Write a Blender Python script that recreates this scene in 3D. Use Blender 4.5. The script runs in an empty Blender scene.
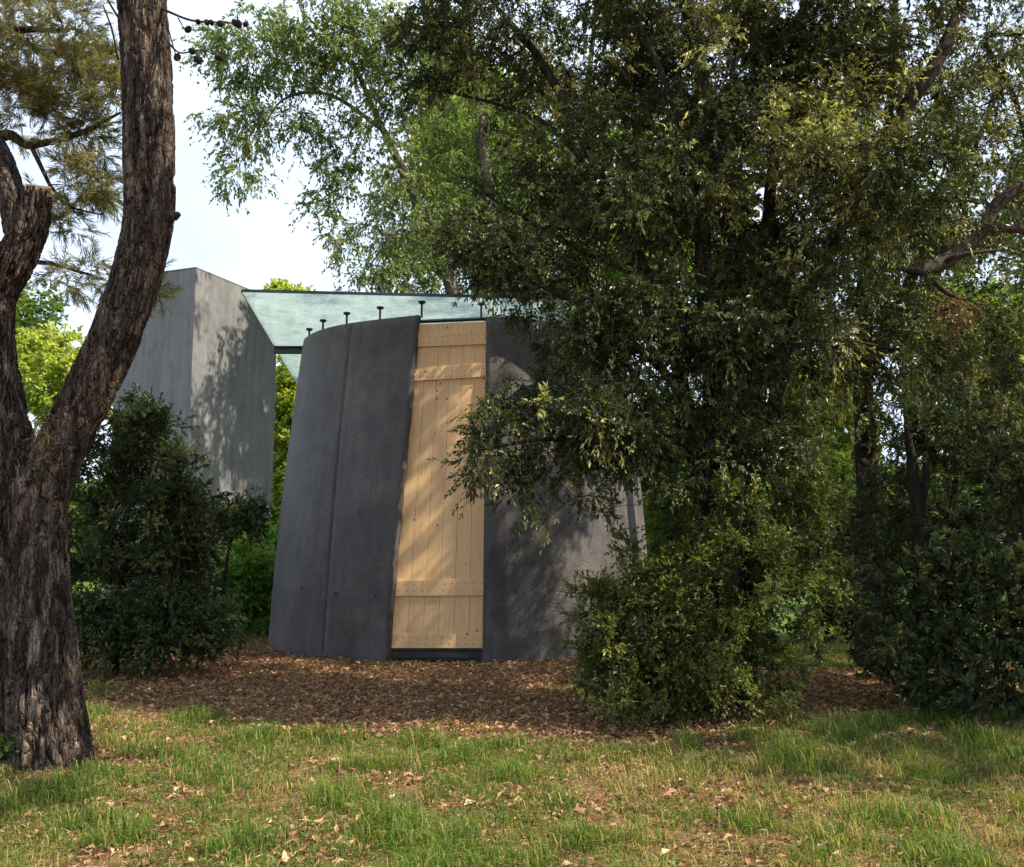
import bpy, math, random
import numpy as np
from mathutils import Vector

S = bpy.context.scene
R = math.radians
random.seed(7)
rng = np.random.default_rng(11)

# ------------------------------------------------------------------ camera, sky, sun, exposure
PITCH = R(6.7); FPX = 950.0; W, H = 1024, 867
EYE = np.array([0.0, 0.0, 1.6])
cam_d = bpy.data.cameras.new('camera'); cam = bpy.data.objects.new('camera', cam_d)
S.collection.objects.link(cam); S.camera = cam
cam.location = EYE; cam.rotation_euler = (math.pi/2 + PITCH, 0, 0)
cam_d.sensor_width = 36; cam_d.lens = FPX/W*36; cam_d.clip_start = .05; cam_d.clip_end = 3000

SUN_DIR = Vector((.86, -.17, .96)).normalized()
SUN_EL = math.asin(SUN_DIR.z); SUN_AZ = math.atan2(SUN_DIR.x, SUN_DIR.y)
wd = bpy.data.worlds.new('World'); S.world = wd; wd.use_nodes = True
nt = wd.node_tree; bg = nt.nodes['Background']
sky = nt.nodes.new('ShaderNodeTexSky'); sky.sky_type = 'NISHITA'; sky.sun_disc = False
sky.sun_elevation = SUN_EL; sky.sun_rotation = SUN_AZ
sky.air_density = 1.0; sky.dust_density = 2.2; sky.ozone_density = 1.4
# thin bright cloud veil over the blue
tc = nt.nodes.new('ShaderNodeTexCoord'); mp = nt.nodes.new('ShaderNodeMapping'); mp.inputs['Scale'].default_value = (1, 1, 2.6)
nz = nt.nodes.new('ShaderNodeTexNoise'); nz.inputs['Scale'].default_value = 2.2; nz.inputs['Detail'].default_value = 6; nz.inputs['Roughness'].default_value = .55
rp = nt.nodes.new('ShaderNodeValToRGB'); rp.color_ramp.elements[0].position = .30; rp.color_ramp.elements[1].position = .68
rp.color_ramp.elements[0].color = (.55, .55, .55, 1); rp.color_ramp.elements[1].color = (.95, .95, .95, 1)
mx = nt.nodes.new('ShaderNodeMix'); mx.data_type = 'RGBA'; mx.inputs['B'].default_value = (8.6, 9.9, 12.2, 1)
nt.links.new(tc.outputs['Generated'], mp.inputs['Vector']); nt.links.new(mp.outputs['Vector'], nz.inputs['Vector'])
nt.links.new(nz.outputs['Fac'], rp.inputs['Fac']); nt.links.new(rp.outputs['Color'], mx.inputs['Factor'])
nt.links.new(sky.outputs['Color'], mx.inputs['A']); nt.links.new(mx.outputs['Result'], bg.inputs['Color'])
bg.inputs['Strength'].default_value = .076
sun_d = bpy.data.lights.new('sun', 'SUN'); sun = bpy.data.objects.new('sun', sun_d); S.collection.objects.link(sun)
sun_d.energy = 5.0; sun_d.angle = R(.53); sun_d.color = (1, .90, .74)
sun.rotation_euler = SUN_DIR.to_track_quat('Z', 'Y').to_euler()
vs = S.view_settings; vs.view_transform = 'Standard'; vs.look = 'None'; vs.exposure = 1.0; vs.gamma = 1; vs.use_curve_mapping = False
S.cycles.max_bounces = 8; S.cycles.transparent_max_bounces = 12; S.cycles.diffuse_bounces = 4

# ------------------------------------------------------------------ helpers
def ray(px, py):
    u = (px-W/2)/FPX; v = (H/2-py)/FPX
    return np.array([u, math.cos(PITCH)-v*math.sin(PITCH), math.sin(PITCH)+v*math.cos(PITCH)])
def at(px, py, Y):
    d = ray(px, py); return EYE + d*(Y/d[1])
def atz(px, py, z):
    d = ray(px, py); return EYE + d*((z-EYE[2])/d[2])

def hsh(i, j, k, s):
    h = (i*374761393 + j*668265263 + k*2147483647 + s*974711) & 0xffffffff
    h = ((h ^ (h >> 13))*1274126177) & 0xffffffff
    return ((h ^ (h >> 16)) & 0xffff)/65535.0
def vnoise(P, s=0):
    P = np.asarray(P, float); F = np.floor(P).astype(np.int64); f = P-F; f = f*f*(3-2*f)
    out = 0
    for a in (0, 1):
        wa = f[..., 0] if a else 1-f[..., 0]
        for b in (0, 1):
            wb = f[..., 1] if b else 1-f[..., 1]
            for c in (0, 1):
                wc = f[..., 2] if c else 1-f[..., 2]
                out = out + wa*wb*wc*hsh(F[..., 0]+a, F[..., 1]+b, F[..., 2]+c, s)
    return out
def fbm(P, s=0, o=3):
    t = 0; a = .5; n = 0
    for i in range(o):
        t = t + a*vnoise(np.asarray(P)*2**i, s+i*17); n += a; a *= .5
    return t/n
def xy1(x, y, k=1.0): return np.stack([x*k, y*k, np.zeros_like(x)], -1)
def sstep(a, b, x):
    t = np.clip((x-a)/(b-a), 0, 1); return t*t*(3-2*t)

def mesh_np(name, V, F, mat=None, parent=None, smooth=False, attrs=None, mats=None, midx=None):
    """F: int array (n,3) or (n,4), or list of such arrays"""
    if not isinstance(F, list): F = [F]
    F = [f for f in F if len(f)]
    me = bpy.data.meshes.new(name)
    me.vertices.add(len(V)); me.vertices.foreach_set('co', np.asarray(V, np.float32).ravel())
    nl = sum(f.size for f in F); npoly = sum(len(f) for f in F)
    me.loops.add(nl); me.loops.foreach_set('vertex_index', np.concatenate([f.ravel() for f in F]).astype(np.int32))
    tot = np.concatenate([np.full(len(f), f.shape[1], np.int32) for f in F])
    me.polygons.add(npoly)
    me.polygons.foreach_set('loop_start', np.concatenate([[0], np.cumsum(tot)[:-1]]).astype(np.int32))
    me.polygons.foreach_set('use_smooth', np.full(npoly, bool(smooth)))
    if midx is not None: me.polygons.foreach_set('material_index', midx.astype(np.int32))
    if attrs:
        for k, v in attrs.items():
            a = me.color_attributes.new(k, 'FLOAT_COLOR', 'POINT')
            c = np.ones((len(V), 4), np.float32); c[:, :v.shape[1]] = v
            a.data.foreach_set('color', c.ravel())
    me.update(calc_edges=True); me.validate()
    o = bpy.data.objects.new(name, me); S.collection.objects.link(o)
    for m in (mats or ([mat] if mat else [])): me.materials.append(m)
    if parent: o.parent = parent
    return o

def empty(name, loc, label, cat, group=None):
    o = bpy.data.objects.new(name, None); S.collection.objects.link(o); o.location = tuple(loc)
    o['label'] = label; o['category'] = cat
    if group: o['group'] = group
    o.empty_display_size = .2
    return o
def hang(o, root):      # geometry written in world coordinates, origin of the parent elsewhere
    o.parent = root; o.matrix_parent_inverse.identity()
    o.location = tuple(-np.array(root.location)); return o

class Geo:
    def __init__(s): s.V = []; s.Q = []; s.T = []; s.n = 0; s.mq = []; s.mt = []
    def add(s, V, F, m=0):
        V = np.asarray(V, float); F = np.asarray(F, int)+s.n
        s.V.append(V); s.n += len(V)
        if F.shape[1] == 4: s.Q.append(F); s.mq += [m]*len(F)
        else: s.T.append(F); s.mt += [m]*len(F)
    def tube(s, P, rad, k=7, cap=True, m=0):
        P = np.asarray(P, float); n = len(P); rad = np.broadcast_to(rad, (n,))
        T = np.gradient(P, axis=0); T /= np.linalg.norm(T, axis=1)[:, None]+1e-9
        up = np.array([0, 0, 1.]) if abs(T[0, 2]) < .9 else np.array([1., 0, 0])
        A = np.cross(T, up); A /= np.linalg.norm(A, axis=1)[:, None]+1e-9; B = np.cross(T, A)
        a = np.arange(k)*2*math.pi/k
        V = P[:, None]+rad[:, None, None]*(np.cos(a)[None, :, None]*A[:, None]+np.sin(a)[None, :, None]*B[:, None])
        i = np.arange(n-1)[:, None]*k; j = np.arange(k)[None]; j2 = (j+1) % k
        F = np.stack([i+j, i+k+j, i+k+j2, i+j2], -1).reshape(-1, 4)
        s.add(V.reshape(-1, 3), F, m)
        if cap:
            for e, c in ((0, P[0]), (n-1, P[-1])):
                ring = V[e]; VV = np.vstack([ring, c]); jj = np.arange(k)
                s.add(VV, np.stack([jj, (jj+1) % k, np.full(k, k)], -1), m)
    def hexa(s, c, m=0):     # 8 corners: bottom loop 0-3, top loop 4-7
        s.add(c, [[0, 3, 2, 1], [4, 5, 6, 7], [0, 1, 5, 4], [1, 2, 6, 5], [2, 3, 7, 6], [3, 0, 4, 7]], m)
    def box(s, lo, hi, m=0):
        x0, y0, z0 = lo; x1, y1, z1 = hi
        s.hexa([(x0, y0, z0), (x1, y0, z0), (x1, y1, z0), (x0, y1, z0), (x0, y0, z1), (x1, y0, z1), (x1, y1, z1), (x0, y1, z1)], m)
    def build(s, name, mat=None, root=None, smooth=False, mats=None):
        Q = np.vstack(s.Q) if s.Q else np.zeros((0, 4), int); T = np.vstack(s.T) if s.T else np.zeros((0, 3), int)
        o = mesh_np(name, np.vstack(s.V), [Q, T], mat, None, smooth, mats=mats, midx=np.array(s.mq+s.mt) if mats else None)
        if root: hang(o, root)
        return o

# ------------------------------------------------------------------ materials
def newmat(name):
    m = bpy.data.materials.new(name); m.use_nodes = True
    t = m.node_tree; return m, t, t.nodes['Principled BSDF'], t.nodes, t.links
def mixc(t, a, b, fac, bt='MIX'):
    n = t.nodes.new('ShaderNodeMix'); n.data_type = 'RGBA'; n.blend_type = bt
    for k, v in (('A', a), ('B', b), ('Factor', fac)):
        if isinstance(v, (tuple, float, int)): n.inputs[k].default_value = v if not isinstance(v, tuple) else (*v, 1)[:4]
        else: t.links.new(v, n.inputs[k])
    return n.outputs['Result']
def noise(t, scale, detail=4, rough=.55, vec=None, stretch=None, dist=0):
    n = t.nodes.new('ShaderNodeTexNoise'); n.inputs['Scale'].default_value = scale; n.inputs['Detail'].default_value = detail
    n.inputs['Roughness'].default_value = rough; n.inputs['Distortion'].default_value = dist
    if vec is None:
        vec = t.nodes.new('ShaderNodeTexCoord').outputs['Object']
    if stretch:
        m = t.nodes.new('ShaderNodeMapping'); m.inputs['Scale'].default_value = stretch; t.links.new(vec, m.inputs['Vector']); vec = m.outputs['Vector']
    t.links.new(vec, n.inputs['Vector']); return n.outputs['Fac']
def ramp(t, fac, stops):
    r = t.nodes.new('ShaderNodeValToRGB'); e = r.color_ramp.elements
    while len(e) < len(stops): e.new(.5)
    for i, (p, c) in enumerate(stops): e[i].position = p; e[i].color = (*c, 1) if isinstance(c, tuple) else (c, c, c, 1)
    t.links.new(fac, r.inputs['Fac']); return r.outputs['Color']
def bump(t, b, h, strength=.5, dist=.01, prev=None):
    n = t.nodes.new('ShaderNodeBump'); n.inputs['Strength'].default_value = strength; n.inputs['Distance'].default_value = dist
    t.links.new(h, n.inputs['Height'])
    if prev: t.links.new(prev, n.inputs['Normal'])
    t.links.new(n.outputs['Normal'], b.inputs['Normal']); return n.outputs['Normal']

def leaf_mat(name, dark, light, young, trans=.35, rough=.45, spec=.4):
    m, t, b, N, L = newmat(name)
    a = N.new('ShaderNodeAttribute'); a.attribute_name = 'leafcol'
    sp = N.new('ShaderNodeSeparateColor'); L.new(a.outputs['Color'], sp.inputs['Color'])
    c = mixc(t, dark, light, sp.outputs['Red']); c = mixc(t, c, young, sp.outputs['Green'])
    hs = N.new('ShaderNodeHueSaturation'); L.new(c, hs.inputs['Color'])
    mr = N.new('ShaderNodeMapRange'); mr.inputs['To Min'].default_value = .72; mr.inputs['To Max'].default_value = 1.3
    L.new(sp.outputs['Blue'], mr.inputs['Value']); L.new(mr.outputs['Result'], hs.inputs['Value']); c = hs.outputs['Color']
    L.new(c, b.inputs['Base Color']); b.inputs['Roughness'].default_value = rough; b.inputs['Specular IOR Level'].default_value = spec
    tr = N.new('ShaderNodeBsdfTranslucent')
    tcol = mixc(t, c, (1.35, 1.35, .65), 1.0, 'MULTIPLY'); L.new(tcol, tr.inputs['Color'])
    mxs = N.new('ShaderNodeMixShader'); mxs.inputs['Fac'].default_value = trans
    L.new(b.outputs['BSDF'], mxs.inputs[1]); L.new(tr.outputs['BSDF'], mxs.inputs[2]); L.new(mxs.outputs['Shader'], N['Material Output'].inputs['Surface'])
    return m
def bark_mat(name, c0, c1, c2, scale=9, zs=.25, bstr=.8, bdist=.03, plates=0):
    m, t, b, N, L = newmat(name)
    n1 = noise(t, scale, 6, .62, stretch=(1, 1, zs), dist=.5); n2 = noise(t, scale*4, 5, .6, stretch=(1, 1, .5)); n3 = noise(t, 1.2, 3)
    c = ramp(t, n1, [(.32, c0), (.5, c1), (.68, c2)])
    c = mixc(t, c, mixc(t, (.5, .5, .5), (1.35, 1.3, 1.2), n2), .55, 'MULTIPLY')
    c = mixc(t, c, mixc(t, (.75, .72, .74), (1.15, 1.12, 1.0), n3), .7, 'MULTIPLY')
    L.new(c, b.inputs['Base Color']); b.inputs['Roughness'].default_value = .92; b.inputs['Specular IOR Level'].default_value = .15
    p = bump(t, b, n1, bstr, bdist); p = bump(t, b, n2, .5, .008, p)
    if plates:
        co = N.new('ShaderNodeTexCoord').outputs['Object']; nn = N.new('ShaderNodeTexNoise'); nn.inputs['Scale'].default_value = 7; nn.inputs['Detail'].default_value = 4; L.new(co, nn.inputs['Vector'])
        va = N.new('ShaderNodeVectorMath'); va.operation = 'MULTIPLY_ADD'; va.inputs[1].default_value = (.05, .05, .13); L.new(nn.outputs['Color'], va.inputs[0]); L.new(co, va.inputs[2])
        for sc, st_, dd in ((plates, .17, .045), (plates*2.3, .26, .016)):
            mp = N.new('ShaderNodeMapping'); mp.inputs['Scale'].default_value = (1, 1, st_); L.new(va.outputs[0], mp.inputs['Vector'])
            v = N.new('ShaderNodeTexVoronoi'); v.feature = 'DISTANCE_TO_EDGE'; v.inputs['Scale'].default_value = sc; L.new(mp.outputs['Vector'], v.inputs['Vector'])
            p = bump(t, b, ramp(t, v.outputs['Distance'], [(.0, 0.0), (.09, .75), (.3, 1.0)]), 1.0, dd, p)
            v2 = N.new('ShaderNodeTexVoronoi'); v2.inputs['Scale'].default_value = sc; L.new(mp.outputs['Vector'], v2.inputs['Vector'])
            s2 = N.new('ShaderNodeSeparateColor'); L.new(v2.outputs['Color'], s2.inputs['Color'])
            c = mixc(t, c, mixc(t, (.45, .42, .44), (1.9, 1.8, 1.7), s2.outputs['Red']), .75, 'MULTIPLY')
        L.new(c, b.inputs['Base Color'])
    return m

M = {}
M['oak_leaf'] = leaf_mat('oak_leaf', (.020, .029, .009), (.090, .112, .031), (.52, .52, .20), .28, .42, .42)  # young tone doubles as sunlit gold painted on some clumps
M['shrub_leaf'] = leaf_mat('shrub_leaf', (.040, .062, .013), (.165, .195, .040), (.28, .28, .07), .38, .42)
M['laurel_leaf'] = leaf_mat('laurel_leaf', (.016, .028, .009), (.075, .098, .030), (.19, .22, .07), .22, .5, .3)
M['willow_leaf'] = leaf_mat('willow_leaf', (.095, .14, .045), (.20, .26, .09), (.33, .33, .15), .55)
M['bright_leaf'] = leaf_mat('bright_leaf', (.20, .28, .045), (.38, .44, .09), (.46, .46, .13), .55)
M['mid_leaf'] = leaf_mat('mid_leaf', (.06, .115, .025), (.15, .23, .05), (.28, .32, .08), .5)
M['pine_needle'] = leaf_mat('pine_needle', (.13, .135, .055), (.28, .27, .12), (.34, .28, .15), .5, .5)
M['fresh_leaf'] = leaf_mat('fresh_leaf', (.10, .20, .035), (.24, .40, .08), (.34, .42, .11), .5)
M['dead_leaf'] = leaf_mat('dead_leaf', (.15, .09, .045), (.26, .17, .08), (.32, .24, .12), .3)
M['pine_bark'] = bark_mat('pine_bark', (.020, .016, .014), (.056, .045, .039), (.125, .108, .096), 16, .16, .6, .02, 14)
M['oak_bark'] = bark_mat('oak_bark', (.012, .010, .008), (.027, .022, .018), (.058, .048, .040), 14, .3)
M['grey_bark'] = bark_mat('grey_bark', (.05, .045, .04), (.12, .10, .085), (.22, .19, .16), 16, .35)

M['bough_bark'] = bark_mat('bough_bark', (.025, .02, .017), (.055, .045, .037), (.10, .085, .07), 16, .35)

def concrete(name, c0, c1, pit=1.0, q=1.0):
    m, t, b, N, L = newmat(name)
    n1 = noise(t, 1.1, 5, .6); n2 = noise(t, 5.5, 6, .65, stretch=(1, 1, .7)); n3 = noise(t, 38, 3, .6)
    st = noise(t, 2.6, 4, .6, stretch=(2.2, 2.2, .16))
    c = ramp(t, n2, [(.3, c0), (.72, c1)])
    c = mixc(t, c, ramp(t, n1, [(.35, .68), (.68, 1.35)]), .9*q, 'MULTIPLY')
    c = mixc(t, c, ramp(t, st, [(.35, .74), (.7, 1.25)]), .6, 'MULTIPLY')
    c = mixc(t, c, ramp(t, n3, [(.3, .6), (.7, 1.4)]), .75*q, 'MULTIPLY')
    L.new(c, b.inputs['Base Color']); b.inputs['Specular IOR Level'].default_value = .35
    rr = ramp(t, n2, [(.3, .5), (.7, .78)]); L.new(rr, b.inputs['Roughness'])
    p = bump(t, b, n3, .9*pit, .012); 
    v = N.new('ShaderNodeTexVoronoi'); v.inputs['Scale'].default_value = 26; L.new(N.new('ShaderNodeTexCoord').outputs['Object'], v.inputs['Vector'])
    p = bump(t, b, ramp(t, v.outputs['Distance'], [(.1, 0.0), (.32, 1.0)]), .32*pit, .006, p)
    bump(t, b, n1, .35, .05, p)
    return m
M['dark_concrete'] = concrete('dark_concrete', (.050, .044, .041), (.102, .090, .084))
M['grey_concrete'] = concrete('grey_concrete', (.13, .128, .13), (.18, .177, .18), .25, .45)
def plain(name, col, rough=.6, metal=0, spec=.4):
    m, t, b, N, L = newmat(name)
    n1 = noise(t, 9, 4); c = mixc(t, tuple(x*.75 for x in col), tuple(min(1, x*1.25) for x in col), n1)
    L.new(c, b.inputs['Base Color']); b.inputs['Roughness'].default_value = rough; b.inputs['Metallic'].default_value = metal
    b.inputs['Specular IOR Level'].default_value = spec; return m
M['black_steel'] = plain('black_steel', (.022, .023, .026), .45)
M['beam_steel'] = plain('beam_steel', (.05, .05, .052), .5)
M['nail'] = plain('nail', (.08, .05, .03), .6)
M['cut_wood'] = plain('cut_wood', (.50, .34, .15), .8)
M['hole_shade'] = plain('hole_shade', (.03, .028, .03), .9)  # dark tone standing in for shade inside the tie holes

def wood_mat(name, axis_board=.2):
    m, t, b, N, L = newmat(name)
    a = N.new('ShaderNodeAttribute'); a.attribute_name = 'leafcol'   # r = board random, g,b = board coordinates
    obj = N.new('ShaderNodeTexCoord').outputs['Object']
    g1 = noise(t, 20, 5, .6, stretch=(3.0, .3, .11), dist=1.2); g2 = noise(t, 70, 3, .5, stretch=(3, .3, .06))
    c = ramp(t, g1, [(.3, (.71, .44, .21)), (.5, (.79, .52, .265)), (.72, (.83, .57, .31))])
    c = mixc(t, c, ramp(t, g2, [(.35, .88), (.65, 1.08)]), .6, 'MULTIPLY')
    sp = N.new('ShaderNodeSeparateColor'); L.new(a.outputs['Color'], sp.inputs['Color'])
    c = mixc(t, c, mixc(t, (.90, .87, .84), (1.05, 1.03, 1.02), sp.outputs['Red']), .9, 'MULTIPLY')
    mp = N.new('ShaderNodeMapping'); mp.inputs['Scale'].default_value = (1.0, .05, .8); L.new(obj, mp.inputs['Vector'])
    v = N.new('ShaderNodeTexVoronoi'); v.inputs['Scale'].default_value = 6.5; L.new(mp.outputs['Vector'], v.inputs['Vector'])
    k = ramp(t, v.outputs['Distance'], [(.07, 1.0), (.115, 0.0)])
    k2 = N.new('ShaderNodeMath'); k2.operation = 'MULTIPLY'; L.new(k, k2.inputs[0])
    s2 = N.new('ShaderNodeSeparateColor'); L.new(v.outputs['Color'], s2.inputs['Color'])
    gt = N.new('ShaderNodeMath'); gt.operation = 'GREATER_THAN'; gt.inputs[1].default_value = .30; L.new(s2.outputs['Red'], gt.inputs[0]); L.new(gt.outputs[0], k2.inputs[1])
    c = mixc(t, c, (.16, .065, .03), k2.outputs[0])
    L.new(c, b.inputs['Base Color']); b.inputs['Roughness'].default_value = .62; b.inputs['Specular IOR Level'].default_value = .25
    bump(t, b, g2, .25, .002)
    return m
M['pine_wood'] = wood_mat('pine_wood')

m, t, b, N, L = newmat('dirty_glass')
gl = N.new('ShaderNodeBsdfGlossy'); gl.inputs['Roughness'].default_value = .06; gl.inputs['Color'].default_value = (.85, .95, .92, 1)
tp = N.new('ShaderNodeBsdfTransparent'); tp.inputs['Color'].default_value = (.86, .94, .92, 1)
tl = N.new('ShaderNodeBsdfTranslucent'); tl.inputs['Color'].default_value = (.68, .735, .72, 1)
fr = N.new('ShaderNodeFresnel'); fr.inputs['IOR'].default_value = 1.5
m1 = N.new('ShaderNodeMixShader'); L.new(fr.outputs['Fac'], m1.inputs['Fac']); L.new(tp.outputs[0], m1.inputs[1]); L.new(gl.outputs[0], m1.inputs[2])
dn = noise(t, 3, 5, .6); sp_ = noise(t, 11, 4, .6, stretch=(1, 2.2, 1))
dirt = ramp(t, dn, [(.3, .14), (.7, .38)])
m2 = N.new('ShaderNodeMixShader'); L.new(dirt, m2.inputs['Fac']); L.new(m1.outputs[0], m2.inputs[1]); L.new(tl.outputs[0], m2.inputs[2])
df = N.new('ShaderNodeBsdfDiffuse'); df.inputs['Color'].default_value = (.07, .06, .035, 1)
m3 = N.new('ShaderNodeMixShader'); L.new(ramp(t, sp_, [(.64, 0.0), (.69, .7)]), m3.inputs['Fac']); L.new(m2.outputs[0], m3.inputs[1]); L.new(df.outputs[0], m3.inputs[2])
L.new(m3.outputs[0], N['Material Output'].inputs['Surface']); M['glass'] = m
M['glass_edge'] = plain('glass_edge', (.015, .035, .035), .25)

# ground
m, t, b, N, L = newmat('soil')
n1 = noise(t, 1.3, 5); n2 = noise(t, 22, 6, .7); n3 = noise(t, 90, 3, .6)
c = ramp(t, n2, [(.3, (.055, .036, .022)), (.5, (.13, .088, .050)), (.72, (.27, .19, .10))])
a = N.new('ShaderNodeAttribute'); a.attribute_name = 'zone'; sp = N.new('ShaderNodeSeparateColor'); L.new(a.outputs['Color'], sp.inputs['Color'])
cg = ramp(t, n3, [(.3, (.085, .065, .026)), (.5, (.17, .115, .055)), (.72, (.36, .24, .125))])
cg = mixc(t, cg, mixc(t, (.05, .09, .02), (.12, .17, .035), n2), sp.outputs['Green']); c = mixc(t, cg, c, sp.outputs['Red'])
c = mixc(t, c, ramp(t, n1, [(.3, .75), (.7, 1.2)]), .8, 'MULTIPLY')
L.new(c, b.inputs['Base Color']); b.inputs['Roughness'].default_value = .95; b.inputs['Specular IOR Level'].default_value = .1
p = bump(t, b, n2, .8, .03); bump(t, b, n3, .7, .01, p); M['soil'] = m
M['grass'] = leaf_mat('grass', (.032, .088, .009), (.145, .215, .026), (.46, .33, .13), .4, .5, .3)
M['litter'] = leaf_mat('litter', (.115, .056, .028), (.38, .215, .115), (.56, .40, .24), .15, .75, .2)

# ------------------------------------------------------------------ ground
CX, CY = -0.88, 17.35
def litter_w(x, y):
    n = fbm(xy1(x, y, .9), 5, 4)-.5
    n2 = fbm(xy1(x, y, 3.5), 9, 3)-.5
    yb = np.interp(x, [-9, -5.2, -3.6, -2, 0, 1.2, 2.4, 3.2, 5, 9], [12.3, 10.9, 9.6, 8.25, 7.8, 8.0, 8.8, 9.4, 9.7, 10.1])
    a = sstep(-.45, .45, (y-yb)+n*2.0+n2*1.0)
    yf = np.interp(x, [-8, -5.2, -4.2, 2.2, 3.3, 9], [13.0, 15.0, 18.2, 22, 12.9, 12.6])
    return a*(1-sstep(-.4, .5, (y-yf)+n*1.5))
def gz(x, y):
    z = .03*(fbm(xy1(x, y, .5), 3, 3)-.5)*2+.02*(fbm(xy1(x, y, 2.2), 4, 2)-.5)
    d = np.hypot(x-CX, y-CY)
    z = z - .07*(1-sstep(3.2, 6.5, d))
    z = z*np.exp(-np.maximum(0, d-60)/60)
    dt = np.hypot(x+3.45, y-7.3); z = z+.05*(1-sstep(.3, 1.1, dt))
    return z - .02
xs = np.concatenate([-np.geomspace(900, 9, 30), np.arange(-8.9, 9, .06), np.geomspace(9, 900, 30)])
ys = np.concatenate([-np.geomspace(300, 3.5, 20), np.arange(-3, 3.9, .25), np.arange(4, 20, .06), np.geomspace(20.1, 1500, 50)])
X, Y = np.meshgrid(xs, ys); Z = gz(X, Y)
lw = litter_w(X, Y)
Z = Z + lw*.018*(fbm(xy1(X, Y, 9), 33, 2)-.5)
V = np.stack([X, Y, Z], -1).reshape(-1, 3)
ny, nx = X.shape; i = (np.arange(ny-1)[:, None]*nx+np.arange(nx-1)[None]).ravel()
g = mesh_np('ground', V, np.stack([i, i+1, i+nx+1, i+nx], -1), M['soil'], smooth=True, attrs={'zone': np.stack([lw.ravel(), sstep(11, 15, Y).ravel()*(1-lw.ravel()), lw.ravel()], -1)})
g['kind'] = 'structure'

def unit(v): return v/(np.linalg.norm(v, axis=-1, keepdims=True)+1e-9)
def leaves_mesh(P, D, Nn, Lh, Wd, fold=.25):
    """rhombic folded leaves: base P, direction D, normal Nn"""
    Sd = unit(np.cross(D, Nn)); Nn = np.cross(Sd, D)
    Lh = Lh[:, None]; Wd = Wd[:, None]
    tip = P+D*Lh-Nn*Lh*.12
    mid = P+D*Lh*.46
    a = mid+Sd*Wd*.5+Nn*Wd*fold; c = mid-Sd*Wd*.5+Nn*Wd*fold
    V = np.stack([P, a, tip, c], 1).reshape(-1, 3)
    k = np.arange(len(P))[:, None]*4
    F = np.concatenate([k+np.array([[0, 1, 2]]), k+np.array([[0, 2, 3]])], 0)
    return V, F

# grass blades
def in_view(x, y, m=1.3): return (np.abs(x) < y*.54*1.06+m)
def grass():
    n = 900000
    y = 3.9+rng.random(n)**.85*12.5; x = (rng.random(n)*2-1)*(y*.56+.9)
    k = rng.random(n) < .999
    dens = fbm(xy1(x, y, 1.4), 21, 5); d2 = fbm(xy1(x, y, 7.5), 22, 3)
    lwt = litter_w(x, y)
    pr = sstep(.37, .57, dens*.6+d2*.4)*.97+.09
    pr = pr*(1-.985*lwt)
    rim = np.exp(-((lwt-.35)/.25)**2)*sstep(.42, .6, d2)*.8
    pr = np.clip(pr+rim*.6, 0, 1)
    pr *= (np.hypot(x-CX, y-CY) > 3.7)*(np.hypot(x+3.45, y-7.3) > .42)
    pr *= np.clip(1.15-y/26, .4, 1)
    k = rng.random(n) < pr
    x, y, dens, d2, lwt = x[k], y[k], dens[k], d2[k], lwt[k]; n = len(x)
    z = gz(x, y)
    tuft = fbm(xy1(x, y, 2.8), 29, 2)
    h = (.020+.12*rng.random(n)**2.4)*(.55+.95*sstep(.35, .75, tuft))*(1+.35*rim[k])
    a = rng.random(n)*2*math.pi; lean = rng.random(n)*1.15+.2
    d = np.stack([np.cos(a), np.sin(a), np.zeros(n)], -1); s = np.stack([-np.sin(a), np.cos(a), np.zeros(n)], -1)
    w = (.0013+.0021*rng.random(n))[:, None]*(1+y[:, None]*.035)
    P = np.stack([x, y, z-.004], -1)
    upv = np.array([0, 0, 1.])
    m_ = P+upv*(h*.6)[:, None]+d*(h*lean*.28)[:, None]; t_ = P+upv*(h*(1-.35*lean))[:, None]+d*(h*lean*.95)[:, None]
    V = np.stack([P-s*w, P+s*w, m_+s*w*.8, m_-s*w*.8, t_], 1).reshape(-1, 3)
    b_ = np.arange(n)[:, None]*5
    col = np.stack([np.clip(.15+.7*rng.random(n)*1.0+(d2-.5)*.6, 0, 1), (rng.random(n) < .16+.40*sstep(.55, .38, dens))*(.3+.7*rng.random(n)), rng.random(n)], -1)
    o = mesh_np('grass', V, [b_+np.array([[0, 1, 2, 3]]), b_+np.array([[3, 2, 4]])], M['grass'], attrs={'leafcol': np.repeat(col, 5, 0)})
    o['kind'] = 'stuff'; o['label'] = 'short patchy green lawn grass mixed with dry straw'; o['category'] = 'grass'
grass()
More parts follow.
